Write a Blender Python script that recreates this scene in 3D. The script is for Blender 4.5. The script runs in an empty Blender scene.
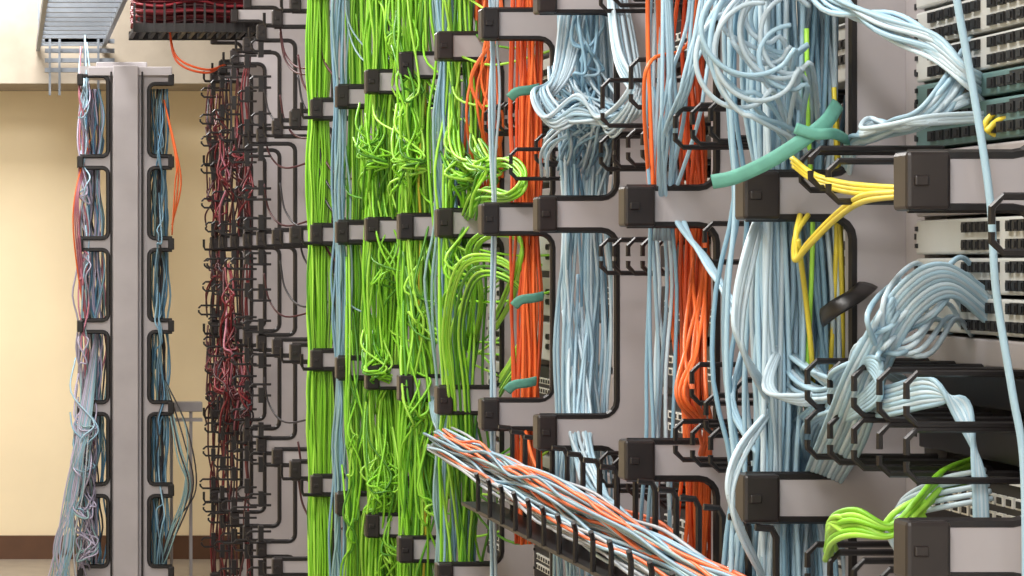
import bpy, math, random
import numpy as np
from mathutils import Vector
random.seed(7); rng=np.random.default_rng(7)
CAM=1.65; F=2500.0
def lin(c):
    return tuple(((v/255)/12.92 if v/255<=0.04045 else (((v/255)+0.055)/1.055)**2.4) for v in c)
def P(px,py,Y):           # estimate of a real point at distance Y down the aisle
    return np.array([(px-6)/F*Y, Y, CAM+(262-py)/F*Y])
scene=bpy.context.scene
try: scene.view_settings.view_transform='Standard'
except Exception: pass
# ---------------- materials
def mat(name,col,rough=0.5,metal=0.0,noise=0.0,scale=20,bump=0.0):
    m=bpy.data.materials.new(name); m.use_nodes=True; nt=m.node_tree; b=nt.nodes['Principled BSDF']
    b.inputs['Roughness'].default_value=rough; b.inputs['Metallic'].default_value=metal
    c=lin(col)
    if noise>0 or bump>0:
        t=nt.nodes.new('ShaderNodeTexCoord'); n=nt.nodes.new('ShaderNodeTexNoise'); n.inputs['Scale'].default_value=scale
        n.inputs['Detail'].default_value=6
        nt.links.new(t.outputs['Object'],n.inputs['Vector'])
        r=nt.nodes.new('ShaderNodeValToRGB')
        r.color_ramp.elements[0].position=.3; r.color_ramp.elements[1].position=.7
        r.color_ramp.elements[0].color=tuple(v*(1-noise) for v in c)+(1,)
        r.color_ramp.elements[1].color=tuple(min(1,v*(1+noise)) for v in c)+(1,)
        nt.links.new(n.outputs['Fac'],r.inputs['Fac']); nt.links.new(r.outputs['Color'],b.inputs['Base Color'])
        if bump>0:
            bp=nt.nodes.new('ShaderNodeBump'); bp.inputs['Strength'].default_value=bump; bp.inputs['Distance'].default_value=.002
            nt.links.new(n.outputs['Fac'],bp.inputs['Height']); nt.links.new(bp.outputs['Normal'],b.inputs['Normal'])
    else: b.inputs['Base Color'].default_value=c+(1,)
    return m
M_gray=mat('painted_steel_gray',(168,163,166),.45,.05,.07,6,.1)
M_black=mat('black_edge_trim',(20,16,17),.4,0,.15,40)
M_cap=mat('black_cap_plastic',(34,28,28),.35,0,.15,30)
M_wall=mat('cream_wall_paint',(246,230,196),.8,0,.03,3,.05)
M_base=mat('brown_baseboard',(92,62,42),.6,0,.1,10)
M_floor=mat('floor_tile',(150,140,128),.5,0,.08,8)
M_ceil=mat('ceiling_tile',(200,196,188),.9,0,.05,30)
M_soff=mat('soffit_paint',(158,148,134),.8,0,.14,5)
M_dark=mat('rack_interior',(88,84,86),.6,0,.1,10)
M_sw=mat('switch_light_metal',(190,192,190),.4,.1,.04,20)
M_blank=mat('blank_filler_panel',(156,151,153),.5,.1,.04,20)
M_swg=mat('switch_teal_bezel',(92,122,122),.4,.1,.05,20)
M_port=mat('port_socket_dark',(25,25,28),.5)
M_label=mat('label_white',(230,230,225),.5)
M_steel=mat('ladder_steel',(118,124,132),.4,.6,.08,20)
M_strap=mat('hook_loop_strap_teal',(92,155,140),.7,0,.1,60,.3)
M_lamp=bpy.data.materials.new('fluorescent_diffuser'); M_lamp.use_nodes=True
_b=M_lamp.node_tree.nodes['Principled BSDF']; _b.inputs['Emission Color'].default_value=(1,.97,.92,1); _b.inputs['Emission Strength'].default_value=3
M_cable=bpy.data.materials.new('cable_jacket'); M_cable.use_nodes=True
nt=M_cable.node_tree; b=nt.nodes['Principled BSDF']; a=nt.nodes.new('ShaderNodeVertexColor'); a.layer_name='jacket'
nt.links.new(a.outputs['Color'],b.inputs['Base Color']); b.inputs['Roughness'].default_value=.42
# ---------------- mesh helpers
class Acc:
    def __init__(s): s.v=[];s.f=[];s.c=[];s.m=[];s.n=0
    def add(s,v,f,col=None,mi=0):
        v=np.asarray(v,float); s.v.append(v); s.f+= [tuple(i+s.n for i in q) for q in f]; s.m+=[mi]*len(f)
        if col is not None: s.c.append(np.tile(np.array(tuple(col)+(1,)),(len(v),1)))
        s.n+=len(v)
    def build(s,name,mats,parent=None,smooth=False):
        me=bpy.data.meshes.new(name)
        vs=np.concatenate(s.v); me.from_pydata(vs.tolist(),[],s.f)
        for m in mats: me.materials.append(m)
        me.polygons.foreach_set('material_index',s.m)
        if smooth: me.polygons.foreach_set('use_smooth',[True]*len(s.f))
        if s.c:
            ca=me.color_attributes.new('jacket','FLOAT_COLOR','POINT'); ca.data.foreach_set('color',np.concatenate(s.c).astype(np.float32).ravel())
        me.update(); o=bpy.data.objects.new(name,me); scene.collection.objects.link(o)
        if parent: o.parent=parent
        return o
BF=[(0,3,2,1),(4,5,6,7),(0,1,5,4),(1,2,6,5),(2,3,7,6),(3,0,4,7)]
def box(acc,x0,x1,y0,y1,z0,z1,mi=0,bev=0.0):
    if bev<=0:
        v=[(x0,y0,z0),(x1,y0,z0),(x1,y1,z0),(x0,y1,z0),(x0,y0,z1),(x1,y0,z1),(x1,y1,z1),(x0,y1,z1)]
        acc.add(v,BF,None,mi); return
    import bmesh
    bm=bmesh.new(); r=bmesh.ops.create_cube(bm,size=1)
    for q in bm.verts: q.co=Vector(((x0+x1)/2+q.co.x*(x1-x0),(y0+y1)/2+q.co.y*(y1-y0),(z0+z1)/2+q.co.z*(z1-z0)))
    bmesh.ops.bevel(bm,geom=bm.edges[:],offset=bev,segments=2,affect='EDGES',profile=.5)
    bm.verts.index_update()
    acc.add([tuple(q.co) for q in bm.verts],[tuple(q.index for q in f.verts) for f in bm.faces],None,mi); bm.free()
def smooth_path(pts,k=5):
    p=np.asarray(pts,float); q=np.vstack([2*p[0]-p[1],p,2*p[-1]-p[-2]]); out=[]
    t=np.linspace(0,1,k,endpoint=False)[:,None]
    for i in range(1,len(q)-2):
        a,b,c,d=q[i-1],q[i],q[i+1],q[i+2]
        out.append(.5*((2*b)+(-a+c)*t+(2*a-5*b+4*c-d)*t*t+(-a+3*b-3*c+d)*t**3))
    out.append(p[-1][None]); return np.vstack(out)
def tube(acc,path,r,col=None,sides=6,mi=0,flat=1.0,flatu=1.0):
    p=np.asarray(path,float); n=len(p)
    T=np.gradient(p,axis=0); T/=np.linalg.norm(T,axis=1)[:,None]+1e-12
    u=np.array([0,1.,0]) if abs(T[0][1])<.8 else np.array([1.,0,0])
    U=np.zeros_like(p)
    for i in range(n):
        u=u-T[i]*np.dot(u,T[i]); u/=np.linalg.norm(u)+1e-12; U[i]=u
    W=np.cross(T,U); an=np.linspace(0,2*math.pi,sides,endpoint=False)+math.pi/sides
    V=(p[:,None,:]+r*(flatu*np.cos(an)[None,:,None]*U[:,None,:]+flat*np.sin(an)[None,:,None]*W[:,None,:])).reshape(-1,3)
    f=[]
    for i in range(n-1):
        for j in range(sides):
            k=(j+1)%sides; f.append((i*sides+j,i*sides+k,(i+1)*sides+k,(i+1)*sides+j))
    f.append(tuple(range(sides-1,-1,-1))); f.append(tuple((n-1)*sides+j for j in range(sides)))
    acc.add(V,f,col,mi)
C=dict(g=(132,200,44),g2=(162,220,74),dg=(78,142,30),w=(158,190,208),w2=(128,166,188),w3=(186,206,218),o=(238,110,50),o2=(214,84,38),
 y=(228,208,66),r=(112,24,34),r2=(70,20,28),l=(172,166,190),b=(90,140,174),t=(70,140,120),p=(180,112,130),k=(50,48,54),gb=(130,162,166),lg=(168,176,184))
def colr(key):
    c=np.array(lin(C[key]))*rng.uniform(.76,1.12); return tuple(np.clip(c,0,.95))
def pick(s):
    ks=s.split(); return colr(ks[rng.integers(len(ks))])
ARMS=[-1.55,-1.14,-.73,-.32,.09,.5,.91]; AH=.029; XT=1.0; XS=1.15; XF=1.22
# ---------------- comb panel
def comb_outline(xt,xs,xf,top,r=.03,sgn=1):
    pts=[(xf,-CAM+.001),(xf,top)]
    pts+=[(xt,top)]
    curves=[]
    levels=[(a-AH,a+AH) for a in ARMS if a+AH<top-.05]
    upper=top-.05
    for lo,hi in reversed(levels):
        c=[(xt,upper)]
        for k in range(5):
            an=math.pi/2*k/4; c.append((xs-sgn*r+sgn*r*math.sin(an),upper-r+r*math.cos(an)))
        for k in range(5):
            an=math.pi/2*k/4; c.append((xs-sgn*r+sgn*r*math.cos(an),hi+r-r*math.sin(an)))
        c.append((xt,hi)); curves.append(c); pts+=c; upper=lo
    pts+=[(xt,upper),(xt,-CAM+.001)]
    return pts,curves
def panel_mesh(acc,pts,Y,th):
    n=len(pts); v=[(x,Y,CAM+h) for x,h in pts]+[(x,Y+th,CAM+h) for x,h in pts]
    f=[tuple(range(n)),tuple(range(2*n-1,n-1,-1))]+[(i,i+n,(i+1)%n+n,(i+1)%n) for i in range(n)]
    acc.add(v,f)
def new_empty(name,loc=(0,0,0)):
    e=bpy.data.objects.new(name,None); scene.collection.objects.link(e); e.empty_display_size=.1; return e
YS=[2.78,3.39,4.04,4.70,5.25,5.79,6.35,6.93,7.55,8.17,8.77,9.35,9.93,10.5,11.1,11.7,12.2]
TOP=1.12
def dring(acc,Y,h,x1=XF,x0=1.04,hh=.05,r=.004,gap=True):
    pts=[(x1,h+hh),(x0+.012,h+hh),(x0,h+hh-.012),(x0,h-hh+.03)] 
    tube(acc,[(x,Y,CAM+z) for x,z in pts],r,None,6)
    pts=[(x1,h-hh),(x0+.012,h-hh),(x0,h-hh+.012),(x0,h-hh+.022)]
    tube(acc,[(x,Y,CAM+z) for x,z in pts],r,None,6)
def equipment(par,y0,y1,h0,h1,kind):
    a=Acc(); ms=[M_sw,M_swg,M_port,M_label,M_black,M_blank]
    mi={'switch':0,'teal':1,'patch':4,'light':0,'blank':5}[kind]
    box(a,XF-.012,XF+.25,y0,y1,CAM+h0,CAM+h1,mi,.003)
    H=h1-h0; L=y1-y0
    if kind!='blank':
        rows=2 if H>.035 else 1
        hz=min(.0065,H/rows*.3)
        span=.52 if kind=='light' else .78
        for r_ in range(rows):
            for i in range(12):
                cy=y0+L*.06+L*span*(i+.5)/12+(L*.05 if i>=6 else 0)
                cz=CAM+h0+H*.5+((r_-.5)*hz*3.4 if rows==2 else 0)
                w=L*.024*span/.78
                box(a,XF-.0165,XF-.0115,cy-w,cy+w,cz-hz,cz+hz,2 if kind!='patch' else 3)
                box(a,XF-.018,XF-.016,cy-w*.6,cy+w*.6,cz-hz*.6,cz+hz*.6,2)
        box(a,XF-.014,XF-.0115,y0+L*.04,y0+L*.3,CAM+h1-.008,CAM+h1-.004,3 if kind=='patch' else 4)
    for cz in (h0+H*.25,h1-H*.25):
        for yy in (y0+.006,y1-.006): box(a,XF-.0145,XF-.0115,yy-.003,yy+.003,CAM+cz-.003,CAM+cz+.003,2)
    a.build('equipment_'+kind,ms,par)
RACKS=[]
for k,Y in enumerate(YS):
    par=new_empty('cable_management_rack'); RACKS.append(par)
    a=Acc(); pts,cv=comb_outline(XT+.004,XS,XF+.02,TOP); panel_mesh(a,pts,Y,.016)
    box(a,XS-.002,XF+.02,Y+.016,Y+.03,0.002,CAM+TOP)
    box(a,XF,XF+.03,Y+.016,Y+.075,0.002,CAM+TOP)
    Yp=Y-.60 if k==0 else YS[k-1]
    box(a,XF,XF+.03,Yp+.03 if k>0 else Y-.6,Yp+.09 if k>0 else Y-.55,0.002,CAM+TOP)
    box(a,XF,XF+.03,Y-.07,Y-.001,0.002,CAM+TOP)
    a.build('comb_panel',[M_gray],par)
    a=Acc()
    for c in cv:
        tube(a,[(x,Y+.004,CAM+h) for x,h in c],.0066 if k<8 else .0095,None,6)
    if k>=9: 
        for ar in ARMS:   # retaining lip along far arms
            tube(a,[(XT+.03,Y-.012,CAM+ar-AH),(XT-.03,Y-.02,CAM+ar-AH),(XT-.036,Y-.02,CAM+ar-AH+.015),(XT-.036,Y-.02,CAM+ar+.02)],.006,None,6)
    a.build('edge_trim',[M_black],par)
    a=Acc()
    for ar in ARMS:
        box(a,XT-.004,XT+.034 if k>2 else XT+.046,Y-.016,Y+.03,CAM+ar-AH-.004,CAM+ar+AH+.004,0,.005)
        box(a,XT+.004,XT+.020,Y-.020,Y-.014,CAM+ar-.006,CAM+ar+.006,0,.002)
    box(a,XT-.002,XT+.03,Y-.012,Y+.026,CAM+TOP-.056,CAM+TOP+.002,0,.004)
    a.build('arm_end_cap',[M_cap],par)
    a=Acc()
    if k<8:
        for i in range(60):
            z=.1+i*.044
            box(a,XF-.001,XF+.001,Y-.042,Y-.034,z-.004,z+.004)
        a.build('upright_square_holes',[M_port],par)
    a=Acc(); box(a,XF+.28,XF+.3,Yp+.02 if k>0 else Y-.6,Y-.001,0.002,CAM+TOP); a.build('rear_panel',[M_dark],par)
    y0=(Yp+.09); y1=Y-.07
    if k==0: y0=Y-.54
    mg=[]
    if k==1:
        for (h0,h1,kd) in [(.62,.75,'blank'),(.44,.61,'light'),(.335,.43,'light'),(.285,.33,'switch'),(.238,.28,'switch'),(.205,.234,'teal'),(.15,.2,'teal'),(.06,.145,'blank'),
                           (.01,.055,'light'),(-.04,.005,'light'),(-.09,-.045,'light'),(-.13,-.095,'blank'),(-.34,-.26,'patch'),(-.5,-.44,'switch'),(-.62,-.52,'light'),(-.95,-.86,'switch'),(-.8,-.7,'patch'),(-1.4,-1.0,'blank')]:
            equipment(par,y0,y1,h0,h1,kd)
        mg=[-.16,-.225,-.40]
    elif k<9:
        h=-1.4
        while h<1.0:
            kd=['blank','switch','blank','light','blank','patch'][rng.integers(6)]
            equipment(par,y0,y1,h,h+.085,kd); h+=.1
            if rng.random()<.25: mg.append(h+.04); h+=.09
    else:
        a=Acc(); box(a,XF,XF+.02,y0,y1,.05,CAM+1.0); a.build('blank_panel',[M_blank],par)
    if mg:
        a=Acc()
        for h in mg:
            box(a,XF-.008,XF+.01,y0,y1,CAM+h-.02,CAM+h+.02,0,.002)
            for i in range(5):
                yy=y0+(y1-y0)*(i+.5)/5
                dring(a,yy,h,x0=1.05 if k<3 else 1.09,hh=.03,r=.0042)
        a.build('horizontal_ring_manager',[M_black],par)
def ring_set(name,lst,par):
    a=Acc()
    for (Y,h,x0,x1,hh) in lst: dring(a,Y,h,x1,x0,hh,.0042)
    a.build(name,[M_black],par)
# ---------------- cables
def bundle(acc,px0,px1,Y,n,cols,r=.0031,hb=-1.6,ht=1.35,dy=.08,wob=.006,step=.13,sides=6,hj=0):
    X0=(px0-6)/F*Y; X1=(px1-6)/F*Y
    cx=(X0+X1)/2; cy=Y+dy/2
    for i in range(n):
        x=rng.uniform(X0,X1); y=Y+rng.uniform(0,dy)
        h=hb; pts=[]; dx=0; dY=0
        ph=rng.uniform(0,6.3); am=rng.uniform(.3,1)*(X1-X0)*.12
        top=ht-rng.uniform(0,hj) if hj else ht
        while h<top+.001:
            dx=.75*dx+rng.normal(0,wob); dY=.75*dY+rng.normal(0,wob)
            pin=1-.18*max(0,math.cos((h-.09)/.41*2*math.pi))
            pts.append((cx+(x+dx+am*math.sin(h*2.2+ph)-cx)*pin, max(Y,min(Y+dy,cy+(y+dY-cy)*pin)), CAM+h)); h+=step
        tube(acc,smooth_path(pts,3),r,pick(cols),sides)
def cab(acc,pts,key,r=.0031,k=7,jit=0,sides=8):
    p=np.array(pts,float)
    if jit: p=p+rng.normal(0,jit,p.shape)
    tube(acc,smooth_path(p,k),r,colr(key),sides)
def snarl(acc,px,py,Y,w,hgt,n,cols,r=.0031,dep=.05):
    """slack strands that come out of the bundle behind, wander through a loose knot and go back into the bundle"""
    c=P(px,py,Y)
    for i in range(n):
        s=rng.uniform(-.5,.5)*w; e=rng.uniform(-.5,.5)*w; q=rng.uniform(.6,1.7); q2=rng.uniform(.6,1.7)
        fold=rng.random()<.25
        y=rng.uniform(-.5,.5)*dep
        pts=[c+np.array([s*.6,dep*1.6+.03,hgt*1.9*q]),c+np.array([s,dep*.6,hgt*1.0*q])]
        d=1 if rng.random()<.5 else -1
        pts.append(c+np.array([d*w*rng.uniform(.1,.55),y-dep*.3,hgt*rng.uniform(-.1,.5)]))
        pts.append(c+np.array([-d*w*rng.uniform(-.2,.4),y-dep*.5,hgt*rng.uniform(-.5,.1)]))
        if rng.random()<.3: pts.append(c+np.array([d*w*rng.uniform(.1,.5),y-dep*.2,hgt*rng.uniform(-.6,-.2)]))
        if fold: pts+=[c+np.array([e*.8,y,hgt*rng.uniform(0,.4)]),c+np.array([e,dep*1.6+.03,hgt*.9*q])]
        else: pts+=[c+np.array([e,dep*.6,-hgt*1.0*q2]),c+np.array([e*.7,dep*1.6+.03,-hgt*1.9*q2])]
        tube(acc,smooth_path(pts,5),r,pick(cols),6)
def droop(acc,Y,n,cols,h0,h1,bay,r=.003,out=.04,xa=(1.02,1.13)):
    """patch leads leaving the vertical bundle, slumping toward the aisle and entering the rack face"""
    for i in range(n):
        h=rng.uniform(h0,h1); A=np.array([rng.uniform(*xa),Y+rng.uniform(.03,.1),CAM+h+rng.uniform(.02,.14)])
        B=np.array([XF-.01,Y-rng.uniform(.08,bay-.1),CAM+h+rng.uniform(-.08,.08)])
        up=A+np.array([rng.normal(0,.006),0,.12]); s=rng.uniform(.01,.1)
        m1=A*.75+B*.25+np.array([-rng.uniform(0,out),0,-s]); m2=A*.35+B*.65+np.array([-rng.uniform(0,out),0,-s*1.1])
        tube(acc,smooth_path([up,A,m1,m2,B],4),r,pick(cols),6)
# far dark-red section
a=Acc()
for k in range(13,17):
    Y=YS[k]; t=6+F*XT/Y
    bundle(a,t+2,t+(12 if k>14 else 7),Y+.04,7 if k>14 else 3,'r r2 r2 k',.0042,-1.6,.93,.06,.01)
    for h in ((.25,-.1,-.5,-.62,.6) if k>14 else (.3,-.55,-.6)):
        snarl(a,t+2,262-F*(h+rng.uniform(-.06,.06))/Y,Y-.02,.07,.08,4,'r r2 k r r2',.0042,.04)
for (px,py) in ((228,300),(232,350),(222,390),(236,395),(225,180),(240,160)):
    snarl(a,px,py,11.0,.07,.07,5,'r r2 r p',.0045,.05)
for k in (9,10,11,12):   # dark leads lying inside the far openings
    Y=YS[k]; t=6+F*XT/Y
    for q in range(5):
        h=rng.uniform(-.9,.8)
        cab(a,[(1.03,Y+.05,CAM+h+.14),(1.05,Y+.03,CAM+h+.03),(1.1,Y-.1,CAM+h-.03),(XF-.005,Y-.25,CAM+h)],'k' if q%2 else 'r2',.004)
a.build('red_patch_cable_bundle',[M_cable],smooth=True)
for k in range(12,17):
    a=Acc()
    for h in np.arange(-1.35,.95,.137):
        dring(a,YS[k]-.03,h+rng.uniform(-.03,.03),1.0+.05,.955+rng.uniform(-.02,.02),.022,.0048)
        box(a,1.0,1.02,YS[k]-.035,YS[k]-.0,CAM+h-.03,CAM+h+.03)
    a.build('retaining_ring',[M_black],RACKS[k])
# green section
a=Acc()
bundle(a,310,331,8.2,60,'g g g2 dg',.0035,dy=.06,wob=.004)
bundle(a,338,349,7.59,14,'w2 gb w2',.0035,dy=.05)
bundle(a,350,368,7.59,30,'g g g2 dg',.0033,wob=.005)
bundle(a,368,402,6.97,58,'g g g2 dg',.0033,wob=.008)
bundle(a,402,434,6.39,46,'g g2 g dg',.0032,wob=.008)
bundle(a,422,432,6.37,3,'y y g2',.0035)
bundle(a,440,478,5.83,18,'g dg g2',.0032,wob=.01)
bundle(a,440,480,5.86,22,'gb w2 w2',.0032,wob=.006)
for (px,py,Y,w,hg,n) in [(374,158,6.93,.09,.05,12),(378,372,6.93,.09,.04,18),(355,440,7.5,.05,.2,8),(380,490,6.93,.1,.1,16),(410,160,6.34,.09,.05,12),
      (462,176,5.78,.09,.045,14),(485,172,5.5,.06,.035,8),(415,400,6.34,.07,.12,8),(420,300,6.34,.08,.14,7),(395,30,6.93,.07,.14,7),
      (462,270,5.78,.08,.08,6),(385,265,6.93,.09,.12,6),(430,500,6.34,.08,.18,8),(390,550,6.93,.08,.1,7),(350,520,7.5,.05,.15,6),(410,90,6.34,.07,.12,6)]:
    snarl(a,px,py,Y,w,hg,n,'g g2 g dg',.0032,.04)
droop(a,6.93,22,'g g2 g dg',-1.0,1.0,.55); droop(a,6.35,22,'g g2 g dg',-1.0,1.0,.53); droop(a,5.79,18,'g g2 dg',-.8,.9,.5)
droop(a,7.55,18,'g g2 dg gb',-1.0,1.0,.55)
for i in range(8):   # drooping loops crossing toward the orange run
    d=rng.uniform(-7,7); e=rng.uniform(-8,8)
    cab(a,[P(455+d,80+e,5.9),P(455+d,150+e,5.8),P(478+e,166+d,5.6),P(508+d*.6,162+e*.7,5.35),P(524+d*.5,180+e,5.22),P(510+d,196+e*.5,5.25),P(478+d,196+e,5.6),P(462+d,230,5.9)],'g2' if i%2 else 'g',.0032)
for i in range(10):
    d=rng.uniform(-12,12)
    cab(a,[P(462+d,520+d*2,5.9),P(458+d,400,5.78),P(452+d,330,5.7),P(466+d*.8,272+d,5.5),P(498,266+d,5.4),P(524+d*.3,289+d,5.35),P(530+d*.5,335+d*1.5,5.35),P(512,366+d,5.4),P(500,385+d,5.6)],['g2','g','dg'][i%3],.0032)
for i in range(8):
    d=rng.uniform(-8,8)
    cab(a,[P(468+d,350,5.9),P(475+d,300,5.7),P(470+d,250,5.5),P(490+d,232+d*.5,5.4),P(512+d,234+d,5.35),P(522,250+d,5.3),P(505+d,300,5.45),P(490,330+d,5.8)],'g2' if i%2 else 'g',.0032)
a.build('green_network_cable_bundle',[M_cable],smooth=True)
# orange
a=Acc()
bundle(a,517,539,5.3,24,'o o o2',.0033,-.60,1.35,.05,.005)
bundle(a,478,496,5.84,10,'o o2',.0033,.12,1.35,.05,.01)
bundle(a,468,512,5.84,8,'o o2',.0031,.25,1.35,.05,.014)
bundle(a,690,712,4.12,14,'o o o2',.0034,-1.6,1.35,.05,.009)
bundle(a,648,660,4.09,4,'o',.0036,.1,1.35,.02,.004)
for i in range(6): cab(a,[P(700+rng.uniform(-8,8),150,4.16),P(700+rng.uniform(-8,8),270,4.12),P(690+rng.uniform(-18,15),345,4.0),P(700+rng.uniform(-26,10),395,3.92),P(708+rng.uniform(-14,3),430,3.98),P(700+rng.uniform(-10,10),480,4.08),P(700,600,4.14)],'o',.0034)
for i in range(9): cab(a,[P(490+rng.uniform(-4,8),-60,5.75),P(495+rng.uniform(-12,12),20,5.7),P(488+rng.uniform(-18,12),80,5.7),P(480+rng.uniform(-15,25),130,5.7),P(492+rng.uniform(-15,15),200,5.84)],'o',.0031)
for i in range(7): cab(a,[P(520,405,5.36),P(535,465+rng.uniform(-4,4),5.1),P(560,490+rng.uniform(-5,5),4.8),P(610,512+rng.uniform(-5,5),4.5),P(660,530+rng.uniform(-8,8),4.05),P(690,560,3.9),P(700,620,3.9)],'o',.0034)
cab(a,[P(650,200,4.14),P(644,100,4.02),P(652,60,4.0),P(690,40,4.1),P(700,-60,4.15)],'o')
a.build('orange_fiber_cable_bundle',[M_cable],smooth=True)
# mid white bundles
a=Acc()
bundle(a,562,614,4.78,34,'w w w2 w3',.0032,dy=.09,wob=.007)
bundle(a,493,501,5.28,4,'w w3',.0031,dy=.03,wob=.003)
bundle(a,652,672,4.1,8,'w3 w w2',.0033,dy=.04,wob=.006)
snarl(a,572,118,4.72,.1,.035,20,'w w3 w2',.0031,.05); snarl(a,602,118,4.7,.08,.035,18,'w w3 w2',.0031,.05)
snarl(a,588,50,4.75,.07,.12,7,'w w2',.0031,.04)
for i in range(18):
    d=rng.uniform(-12,12); e=rng.uniform(-14,14)
    cab(a,[P(580+e*1.4,-40,4.84),P(562+e*.8,70,4.74),P(540+d*.7,98+e*.8,4.6),P(556+d,122+e*.6,4.55),P(585+e,108+d*1.2,4.52),P(610+d,125+e,4.48),P(636+d*.5,95+d,4.4),P(625+e,50+d,4.5),P(610+e*.5,-50+d,4.8)],'w3' if i%3 else 'w',.0031)
for i in range(17): 
    x=rng.uniform(655,690); 
    cab(a,[P(x+30,-60,4.0),P(x+25,20,4.0),P(x+rng.uniform(0,30),80,3.95),P(x+rng.uniform(0,10),130,3.98),P(662+rng.uniform(-8,8),230,4.1)] if i<4 else
          [P(664+rng.uniform(-8,8),80,4.13),P(672+rng.uniform(-8,8),200,4.1),P(708+rng.uniform(-5,5),262,3.85),P(733+rng.uniform(-8,4),305,3.7),P(745,350+rng.uniform(-20,20),3.6),P(730+rng.uniform(-4,4),400,3.55),P(760,460,3.5)] if i<9 else
          [P(720+rng.uniform(-12,12),-60,3.95),P(706+rng.uniform(-14,8),30,3.9),P(690+rng.uniform(-12,12),90,3.9),P(668+rng.uniform(-8,8),150,4.0),P(662+rng.uniform(-8,8),240,4.1)] if i<13 else
          [P(664+rng.uniform(-6,6),-60,3.98),P(668+rng.uniform(-6,6),60,3.95),P(664+rng.uniform(-6,6),140,3.98),P(662+rng.uniform(-8,8),240,4.1)],'w',.0032)
a.build('white_network_cable_bundle',[M_cable],smooth=True)
# horizontal run of cables in the finger trough
a=Acc()
for i in range(60):
    u=rng.uniform(-.026,.026); v=rng.uniform(-.034,.026)
    pts=[]
    for t in np.linspace(0,1,12):
        Y=5.78+(3.2-5.78)*t; h=-.408-.058*t
        sp=.7+.4*math.sin(t*3.1)
        pts.append((1.0+u+rng.normal(0,.004),Y,CAM+h+v*sp+rng.normal(0,.006)))
    cab(a,pts,['w','w','lg','w3','w2','o','lg','gb','w2'][rng.integers(9)],.0032,4)
for i in range(14):
    e=rng.uniform(0,60)
    cab(a,[P(562+rng.uniform(0,40),270+e,4.86),P(580+rng.uniform(-12,12),420,4.72),P(590+rng.uniform(-10,15),480,4.6),P(620,515+rng.uniform(-8,8),4.3),P(665,545+rng.uniform(-8,8),3.95),P(700,570,3.75)],'w3' if i%2 else 'w',.0032)
for i in range(8):
    cab(a,[P(425,330+i*4,6.6),P(430+i,405,6.3),P(442,436+i*2,5.85),P(470,454+i*3,5.5),P(520,480+i*3,5.0)],'w' if i%2 else 'gb',.0033)
a.build('horizontal_white_cable_run',[M_cable],smooth=True)
a=Acc()
box(a,.965,1.035,3.3,5.3,CAM-.515,CAM-.508)
for i,Y in enumerate(np.arange(3.36,5.2,.125)):
    dh=-.02*(5.2-Y)/1.8
    X,s=1.035,-1
    tube(a,[(X,Y,CAM-.51),(X,Y,CAM-.375+dh),(X,Y,CAM-.35+dh),(X+s*.006,Y,CAM-.338+dh),(X+s*.028,Y,CAM-.336+dh)],.005,None,6)
    X,s=.965,1
    tube(a,[(X,Y,CAM-.51),(X,Y,CAM-.48+dh),(X,Y,CAM-.445+dh),(X-.006,Y-.01,CAM-.43+dh)],.0046,None,6)
a.build('finger_duct_trough',[M_black])
# near white bundle
a=Acc()
bundle(a,758,852,3.44,92,'w w w2 w3 w2',.0034,dy=.14,wob=.006,sides=8)
bundle(a,760,800,3.43,12,'w3 w',.0036,dy=.03,wob=.004,sides=8)
bundle(a,834,850,3.42,3,'y',.0034,-.15,.35,.03,.004)
bundle(a,810,818,3.42,1,'g2',.0034,-.2,.35,.03,.004)
for i in range(16):
    cx=760+rng.uniform(-20,34); cy=38+rng.uniform(-34,30); R=rng.uniform(26,60); pts=[]; st=rng.uniform(-.9,.5)+math.pi*.5; tot=math.pi*rng.uniform(.9,1.45); ec=rng.uniform(.9,1.5)
    dz=3.36+i*.004-.04
    for j in range(11):
        an=st+j/10*tot; pts.append(P(cx+R*math.cos(an),cy-R*ec*math.sin(an),dz-.01*j/10))
    pts.append(P(800+rng.uniform(-14,20),cy+R*ec+rng.uniform(20,60),3.42)); pts.append(P(800+rng.uniform(-14,30),cy+R+140,3.5))
    cab(a,pts,'w3' if i%3 else 'w',.0034,4)
for i in range(16):
    d=rng.uniform(-14,14); e=rng.uniform(-12,12)
    cab(a,[P(800+d,-60,3.35),P(835+d,0+e,3.3),P(885+e,25+d*.9,3.2),P(935,48+d*.9+e*.3,3.12),P(965,75+d*.7,3.08),P(985,90+d,3.11)],'w3' if i%2 else 'w',.0034)
for i in range(8):
    d=rng.uniform(-16,16); e=rng.uniform(-10,10)
    cab(a,[P(972,50+d,3.14),P(938+d,100+e,3.1),P(905+d,125+d*.3,3.15),P(872+d*.5,130+e,3.28),P(850+d*.3,150+d*.4,3.35),P(842,220,3.5)],'w' if i%2 else 'w3',.0034)
for i in range(5):
    d=rng.uniform(-6,6)
    cab(a,[P(985,115+d,3.09),P(930,118+d,3.08),P(890+d,125,3.1),P(862,130+d,3.15),P(872+d,120+d,3.2),P(905,128,3.14),P(960,100+d,3.1),P(975,95+d,3.13)],'w3',.0034)
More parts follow.
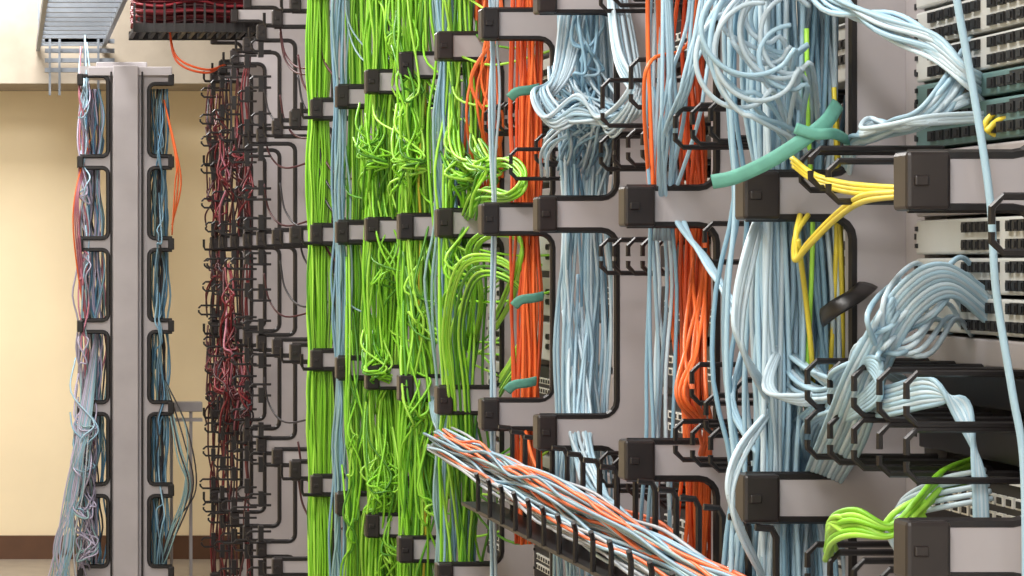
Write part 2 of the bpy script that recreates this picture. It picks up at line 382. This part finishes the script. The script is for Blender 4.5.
# leads from the lower switch ports, arching over and gathering back into the vertical bundle
for i in range(20):
    u=i/19; sx=918+72*rng.uniform(0,1); sy=268+70*rng.uniform(0,1); e=rng.uniform(-7,7)
    Ys=F*XF/(sx-6)
    cab(a,[np.array([XF-.005,Ys,P(sx,sy,Ys)[2]]),P(sx-22,sy-14+e,Ys-.03),P(sx-52,sy+20,3.05),P(872+26*(u-.5),345+20*u+e,3.12),P(848+e,378+18*u,3.2),P(818+e,395+14*(u-.5),3.32),P(792+e,380+30*(u-.5),3.46),P(790+e,330,3.55)],'w3' if i%2 else 'w',.0034)
for i in range(9):
    d=(i-4)*4
    cab(a,[P(812+d,500,3.52),P(846+d,430+d,3.2),P(868+d,370+d*.5,3.1),P(905+d*.5,305+d,3.05),P(945+d*.3,280+d,3.05),P(985,305+d,3.08),P(1000,320+d,3.07)],'w3' if i%2 else 'w',.0034)
for i in range(7):
    d=(i-3)*4.5
    cab(a,[P(790+d,345,3.55),P(826+d,385+d,3.3),P(875,402+d,3.1),P(930,392+d,2.98),P(962+d*.4,410-d*.6,2.95),P(978-d*.3,470,2.93),P(982-d*.4,545+d,2.93)],'w3' if i%2 else 'w',.0034)
for i in range(6):
    d=(i-3)*5
    cab(a,[P(800+d,430,3.52),P(826,408+d,3.28),P(848+d,372,3.15),P(872,366+d*.6,3.08),P(880,388+d,3.06),P(852,412+d*.6,3.15),P(820+d,425,3.35),P(808,470,3.52)],'w',.0034)
for i in range(10):
    d=rng.uniform(-12,12)
    cab(a,[P(772,180,3.5),P(750+d*.4,250+d,3.4),P(738+d*.5,310+d,3.38),P(742+d*.4,350+d,3.38),P(778,410+d,3.46)] if i%2 else [P(778,400,3.46),P(744+d*.4,458+d,3.38),P(732+d*.4,500+d,3.36),P(742,540+d,3.38),P(775,600,3.46)],'w3',.0034)
for i in range(5):
    d=rng.uniform(-8,8)
    cab(a,[P(790,325+d,3.52),P(770+d,385,3.36),P(800+d,402+d,3.32),P(835,395+d,3.3),P(860,380+d,3.2),P(880,372+d,3.16),P(905,385+d,3.2)],'w3',.0034)
cab(a,[P(950,-60,2.74),P(957,0,2.74),P(975,100,2.74),P(990,200,2.735),P(996,290,2.735),P(1012,390,2.735),P(1024,470,2.735),P(1026,640,2.735)],'w',.0042)
cab(a,[P(1035,-60,2.74),P(1040,60,2.74),P(1045,200,2.735),P(1046,420,2.735)],'w',.004)
for i in range(5): cab(a,[P(985+i*2,470+i*7,2.95),P(940-i*5,480+i*8,3.0),P(900-i*3,505+i*5,3.05),P(905,560,3.05),P(930+i*8,600,3.0)],'w3',.0034)
a.build('pale_blue_network_cable_bundle',[M_cable],smooth=True)
# yellow
a=Acc()
for j in range(3):
    cab(a,[P(792+j,158+j*4,3.3),P(815,175+j*3,3.25),P(850,184+j*4,3.1),P(900,188+j*3,2.95),P(915,190+j*3,2.83)],'y',.0038)
for j in range(2):
    cab(a,[P(900,192+j*4,2.85),P(862,196+j*6,3.05),P(835,215+j*5,3.2),P(808,243+j*4,3.3),P(797-j*2,258+j*2,3.34),P(796,235,3.35),P(800+j*8,215,3.38)],'y',.0038)
cab(a,[P(798,240,3.34),P(806,300,3.4),P(812,360,3.42),P(813,400,3.46)],'y',.0036)
cab(a,[P(1030,105,2.98),P(1000,110,3.05),P(985,125,3.06),P(1000,135,3.05),P(1024,125,3.0)],'y',.004); cab(a,[P(1030,112,2.97),P(1000,120,3.04),P(986,132,3.05)],'y',.004)
a.build('yellow_patch_cable',[M_cable],smooth=True)
a=Acc()
for j in range(6):
    e=rng.uniform(-5,5)
    cab(a,[P(975,458+j*4,3.1),P(940+e,472+j*5,3.0),P(915+e,500+j*4,2.96),P(890,524+j*3+e,2.96),P(855+e,510+j*5,2.98),P(832,518+j*5,3.05),P(828+e,545+j*3,3.15)],'g2' if j%2 else 'g',.0036)
for j in range(6):
    e=rng.uniform(-6,6)
    cab(a,[P(925,495+j*5,2.97),P(900+e,512+j*4,2.97),P(872,536-j*3,2.98),P(850+e,518+j*3,3.0),P(830,526+e,3.05),P(832+e,550,3.2)],'g2',.0036)
a.build('green_patch_cable',[M_cable],smooth=True)
# straps
a=Acc(); tube(a,smooth_path([P(712,182,3.32),P(735,177,3.31),P(768,162,3.29),P(800,142,3.28),P(826,122,3.29),P(838,104,3.34)],8),.0105,None,8,0,1.0,.22)
tube(a,smooth_path([P(795,128,3.28),P(815,134,3.275),P(835,134,3.28),P(850,142,3.34)],8),.008,None,8,0,1.0,.25); a.build('teal_cable_strap',[M_strap],smooth=True)
for (px,py,Y) in [(530,300,5.24),(523,385,5.24),(526,92,5.24)]:
    a=Acc()
    tube(a,smooth_path([P(px-16,py+6,Y),P(px-9,py,Y-.012),P(px+4,py-2,Y-.012),P(px+13,py-4,Y)],5),.011,None,8,0,1.0,.25)
    a.build('teal_cable_strap',[M_strap],smooth=True)
a=Acc(); tube(a,smooth_path([P(822,318,3.36),P(835,308,3.33),P(855,296,3.33),P(868,285,3.38)],5),.014,None,8,0,1.0,.25); a.build('black_cable_strap',[M_black],smooth=True)
ring_set('arm_ring_finger',[(3.30,.12,1.05,1.2,.025),(3.2,.12,1.03,1.2,.025),(3.1,.10,1.02,1.2,.025)],RACKS[1])
ring_set('arm_ring_finger',[(3.9,-.19,1.07,1.2,.03),(3.75,-.23,1.05,1.2,.03),(3.6,-.2,1.05,1.2,.03),(3.9,.03,1.09,1.2,.03),(3.7,.06,1.1,1.2,.03)],RACKS[2])
ring_set('arm_ring_finger',[(4.4,.28,1.05,1.2,.04),(4.2,.3,1.05,1.2,.04),(5.1,.2,1.03,1.15,.03)],RACKS[3])
# ---------------- left free standing manager (double sided)
par=new_empty('double_sided_cable_manager'); YL=12.5
def X_(px): return (px-6)/F*YL
a=Acc(); p1,c1=comb_outline(X_(80),X_(108),X_(122),.98,.03); panel_mesh(a,p1,YL,.03)
p2,c2=comb_outline(X_(172),X_(149),X_(134),.94,.03,-1); p2=p2[::-1]; panel_mesh(a,p2,YL,.03)
box(a,X_(113),X_(138),YL-.03,YL+.3,0.002,CAM+.98,0,.004); box(a,X_(88),X_(172),YL-.02,YL+.3,CAM+.93,CAM+.975,0,.004)
box(a,X_(98),X_(150),YL+.25,YL+.3,CAM+.97,CAM+1.02,0,.004)
a.build('comb_panel',[M_gray],par)
a=Acc()
for c in c1+c2: tube(a,[(x,YL-.004,CAM+h) for x,h in c],.0105,None,6)
for h in ARMS:
    box(a,X_(77),X_(83),YL-.05,YL+.05,CAM+h-AH,CAM+h+AH,0,.004); box(a,X_(168),X_(174),YL-.02,YL+.05,CAM+h-AH,CAM+h+AH,0,.004)
tube(a,[(X_(111),YL-.02,.01),(X_(111),YL-.02,CAM+.95)],.005); tube(a,[(X_(142),YL-.02,.01),(X_(142),YL-.02,CAM+.95)],.005)
a.build('edge_trim',[M_black],par)
a=Acc()
bundle(a,82,103,YL+.05,30,'l w2 p l b l k gb',.0046,-1.6,.93,.1,.014); bundle(a,152,167,YL+.05,20,'b w2 k b gb',.0048,-1.6,.88,.08,.01)
for py in (110,190,270,350): snarl(a,84,py,YL-.02,.06,.14,5,'l w p gb',.0042,.05)
for py in (430,470,510,550): snarl(a,84,py,YL-.08,.13,.11,10,'l w w2 l l gb',.0042,.07)
for py in (150,240,330,430,520): snarl(a,160,py,YL-.02,.05,.12,3,'b w2 k',.004,.05)
for i in range(22):
    e=rng.uniform(-14,14); f=rng.uniform(-10,10)
    cab(a,[P(98,330+e,YL+.08),P(82+e*.6,430,YL-.1),P(74+f,490,YL-.12),P(62+e,545,YL-.12),P(60+f*2,600,YL-.1)],['l','w2','gb','lg'][i%4],.0038)
for i in range(7):
    cab(a,[P(165,380,YL+.05),P(182+rng.uniform(-6,6),440+rng.uniform(-15,15),YL-.05),P(190+rng.uniform(-8,6),490,YL-.05),P(170,540+rng.uniform(-15,15),YL-.02),P(160,570,YL+.05)],'k' if i%2 else 'gb',.004)
for i in range(3): cab(a,[P(164,100,YL+.05),P(176,150+i*5,YL-.03),P(181-i*3,185,YL-.03),P(172,225+i*5,YL)],'o',.0042)
for i in range(4): cab(a,[P(90,140+i*8,YL+.06),P(76+i,190,YL-.06),P(74+i*2,240,YL-.06),P(88,340,YL+.06)],'o' if i<1 else 'p',.0042)
a.build('lavender_cable_bundle',[M_cable],par,smooth=True)
a=Acc(); box(a,X_(140),X_(208),12.85,12.93,CAM-.77,CAM-.72,0,.004); box(a,X_(140),X_(208),12.85,12.93,CAM-.82,CAM-.805)
for i in range(3): box(a,X_(155+i*20),X_(158+i*20),12.87,12.91,.002,CAM-.77)
a.build('support_rail',[M_gray])
# overhead ladder, basket and red cables
par=new_empty('overhead_cable_ladder')
a=Acc()
for x_ in (.16,.50): box(a,x_,x_+.02,9.5,13.28,CAM+1.12,CAM+1.17)
for y in np.arange(9.6,13.2,.22): box(a,.16,.52,y,y+.03,CAM+1.135,CAM+1.16)
for h_ in (.98,1.03,1.08,1.13): box(a,.2,.56,12.9,12.93,CAM+h_,CAM+h_+.022)
for x_ in (.22,.27,.4,.47): box(a,x_,x_+.012,12.88,12.9,CAM+.86,CAM+1.2)
for x,y in ((.17,11.4),(.51,11.4),(.17,13),(.51,13)): box(a,x-.006,x+.006,y-.006,y+.006,CAM+1.13,3.6)
a.build('ladder_steelwork',[M_steel],par)
a=Acc()
for y_ in (11.2,11.6): box(a,.57,1.2,y_,y_+.02,CAM+1.03,CAM+1.07)
for x in np.arange(.57,1.2,.045): box(a,x,x+.018,11.195,11.62,CAM+1.035,CAM+1.055); box(a,x,x+.01,11.192,11.2,CAM+1.03,CAM+1.16)
for x,y in ((.6,11.3),(1.05,11.3)): box(a,x-.006,x+.006,y-.006,y+.006,CAM+1.05,3.6)
a.build('cable_basket',[M_black],par)
a=Acc()
for i in range(130):
    h=rng.uniform(1.08,1.34); y=rng.uniform(11.23,11.58); g=rng.normal(0,.008)
    cab(a,[(.575,y,CAM+h),(.7,y+rng.normal(0,.01),CAM+h+g),(.85,y+rng.normal(0,.01),CAM+h-g),(1.0,y,CAM+h+g),(1.19,y,CAM+h)],'r' if i%3 else ('r2' if i%2 else 'p'),.007,3,0,6)
for i in range(2): cab(a,[(.74,11.4,CAM+1.1),(.77,11.3,CAM+.93-.02*i),(.9,11.3,CAM+.87-.015*i),(1.0,11.4,CAM+.9)],'o2',.005)
a.build('red_cable_bundle',[M_cable],par,smooth=True)
# ---------------- room shell
def shell(name,b_,m): a=Acc(); box(a,*b_); return a.build(name,[m])
shell('floor',(-2.6,2.6,-4,14.0,-.05,0),M_floor)
shell('wall_end',(-2.6,2.6,13.9,14.0,0,3.6),M_wall)
shell('wall_left',(-2.7,-2.6,-4,14.0,0,3.6),M_wall)
shell('wall_right',(2.6,2.7,-4,14.0,0,3.6),M_wall)
shell('ceiling',(-2.7,2.7,-4,14.0,3.6,3.65),M_ceil)
shell('baseboard_end',(-2.6,2.6,13.88,13.9,0,.13),M_base)
shell('baseboard_left',(-2.6,-2.58,-4,13.88,0,.13),M_base)
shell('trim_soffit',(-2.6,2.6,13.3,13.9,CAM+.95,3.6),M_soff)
for y in (-1.5,.8,3.2,5.6,8.0,10.4,12.4):
    a=Acc(); box(a,-.35,.25,y-.6,y+.6,3.575,3.6); o=a.build('ceiling_light',[M_lamp])
    l=bpy.data.lights.new('fluorescent_light','AREA'); l.shape='RECTANGLE'; l.size=.6; l.size_y=1.2; l.energy=64 if y<9 else 76; l.color=(1,.975,.945)
    lo=bpy.data.objects.new('fluorescent_light',l); lo.location=(-.05,y,3.56); lo.parent=o; scene.collection.objects.link(lo)
w=bpy.data.worlds.new('World'); scene.world=w; w.use_nodes=True; w.node_tree.nodes['Background'].inputs[0].default_value=(1,.98,.96,1); w.node_tree.nodes['Background'].inputs[1].default_value=2.6
cd=bpy.data.cameras.new('camera'); cam=bpy.data.objects.new('camera',cd); scene.collection.objects.link(cam)
cam.location=(0,0,CAM); cam.rotation_euler=(math.pi/2,0,0); cd.sensor_width=36; cd.lens=F*36/1024
cd.shift_x=(512-6)/1024; cd.shift_y=-(288-262)/1024; cd.clip_start=.05
scene.camera=cam
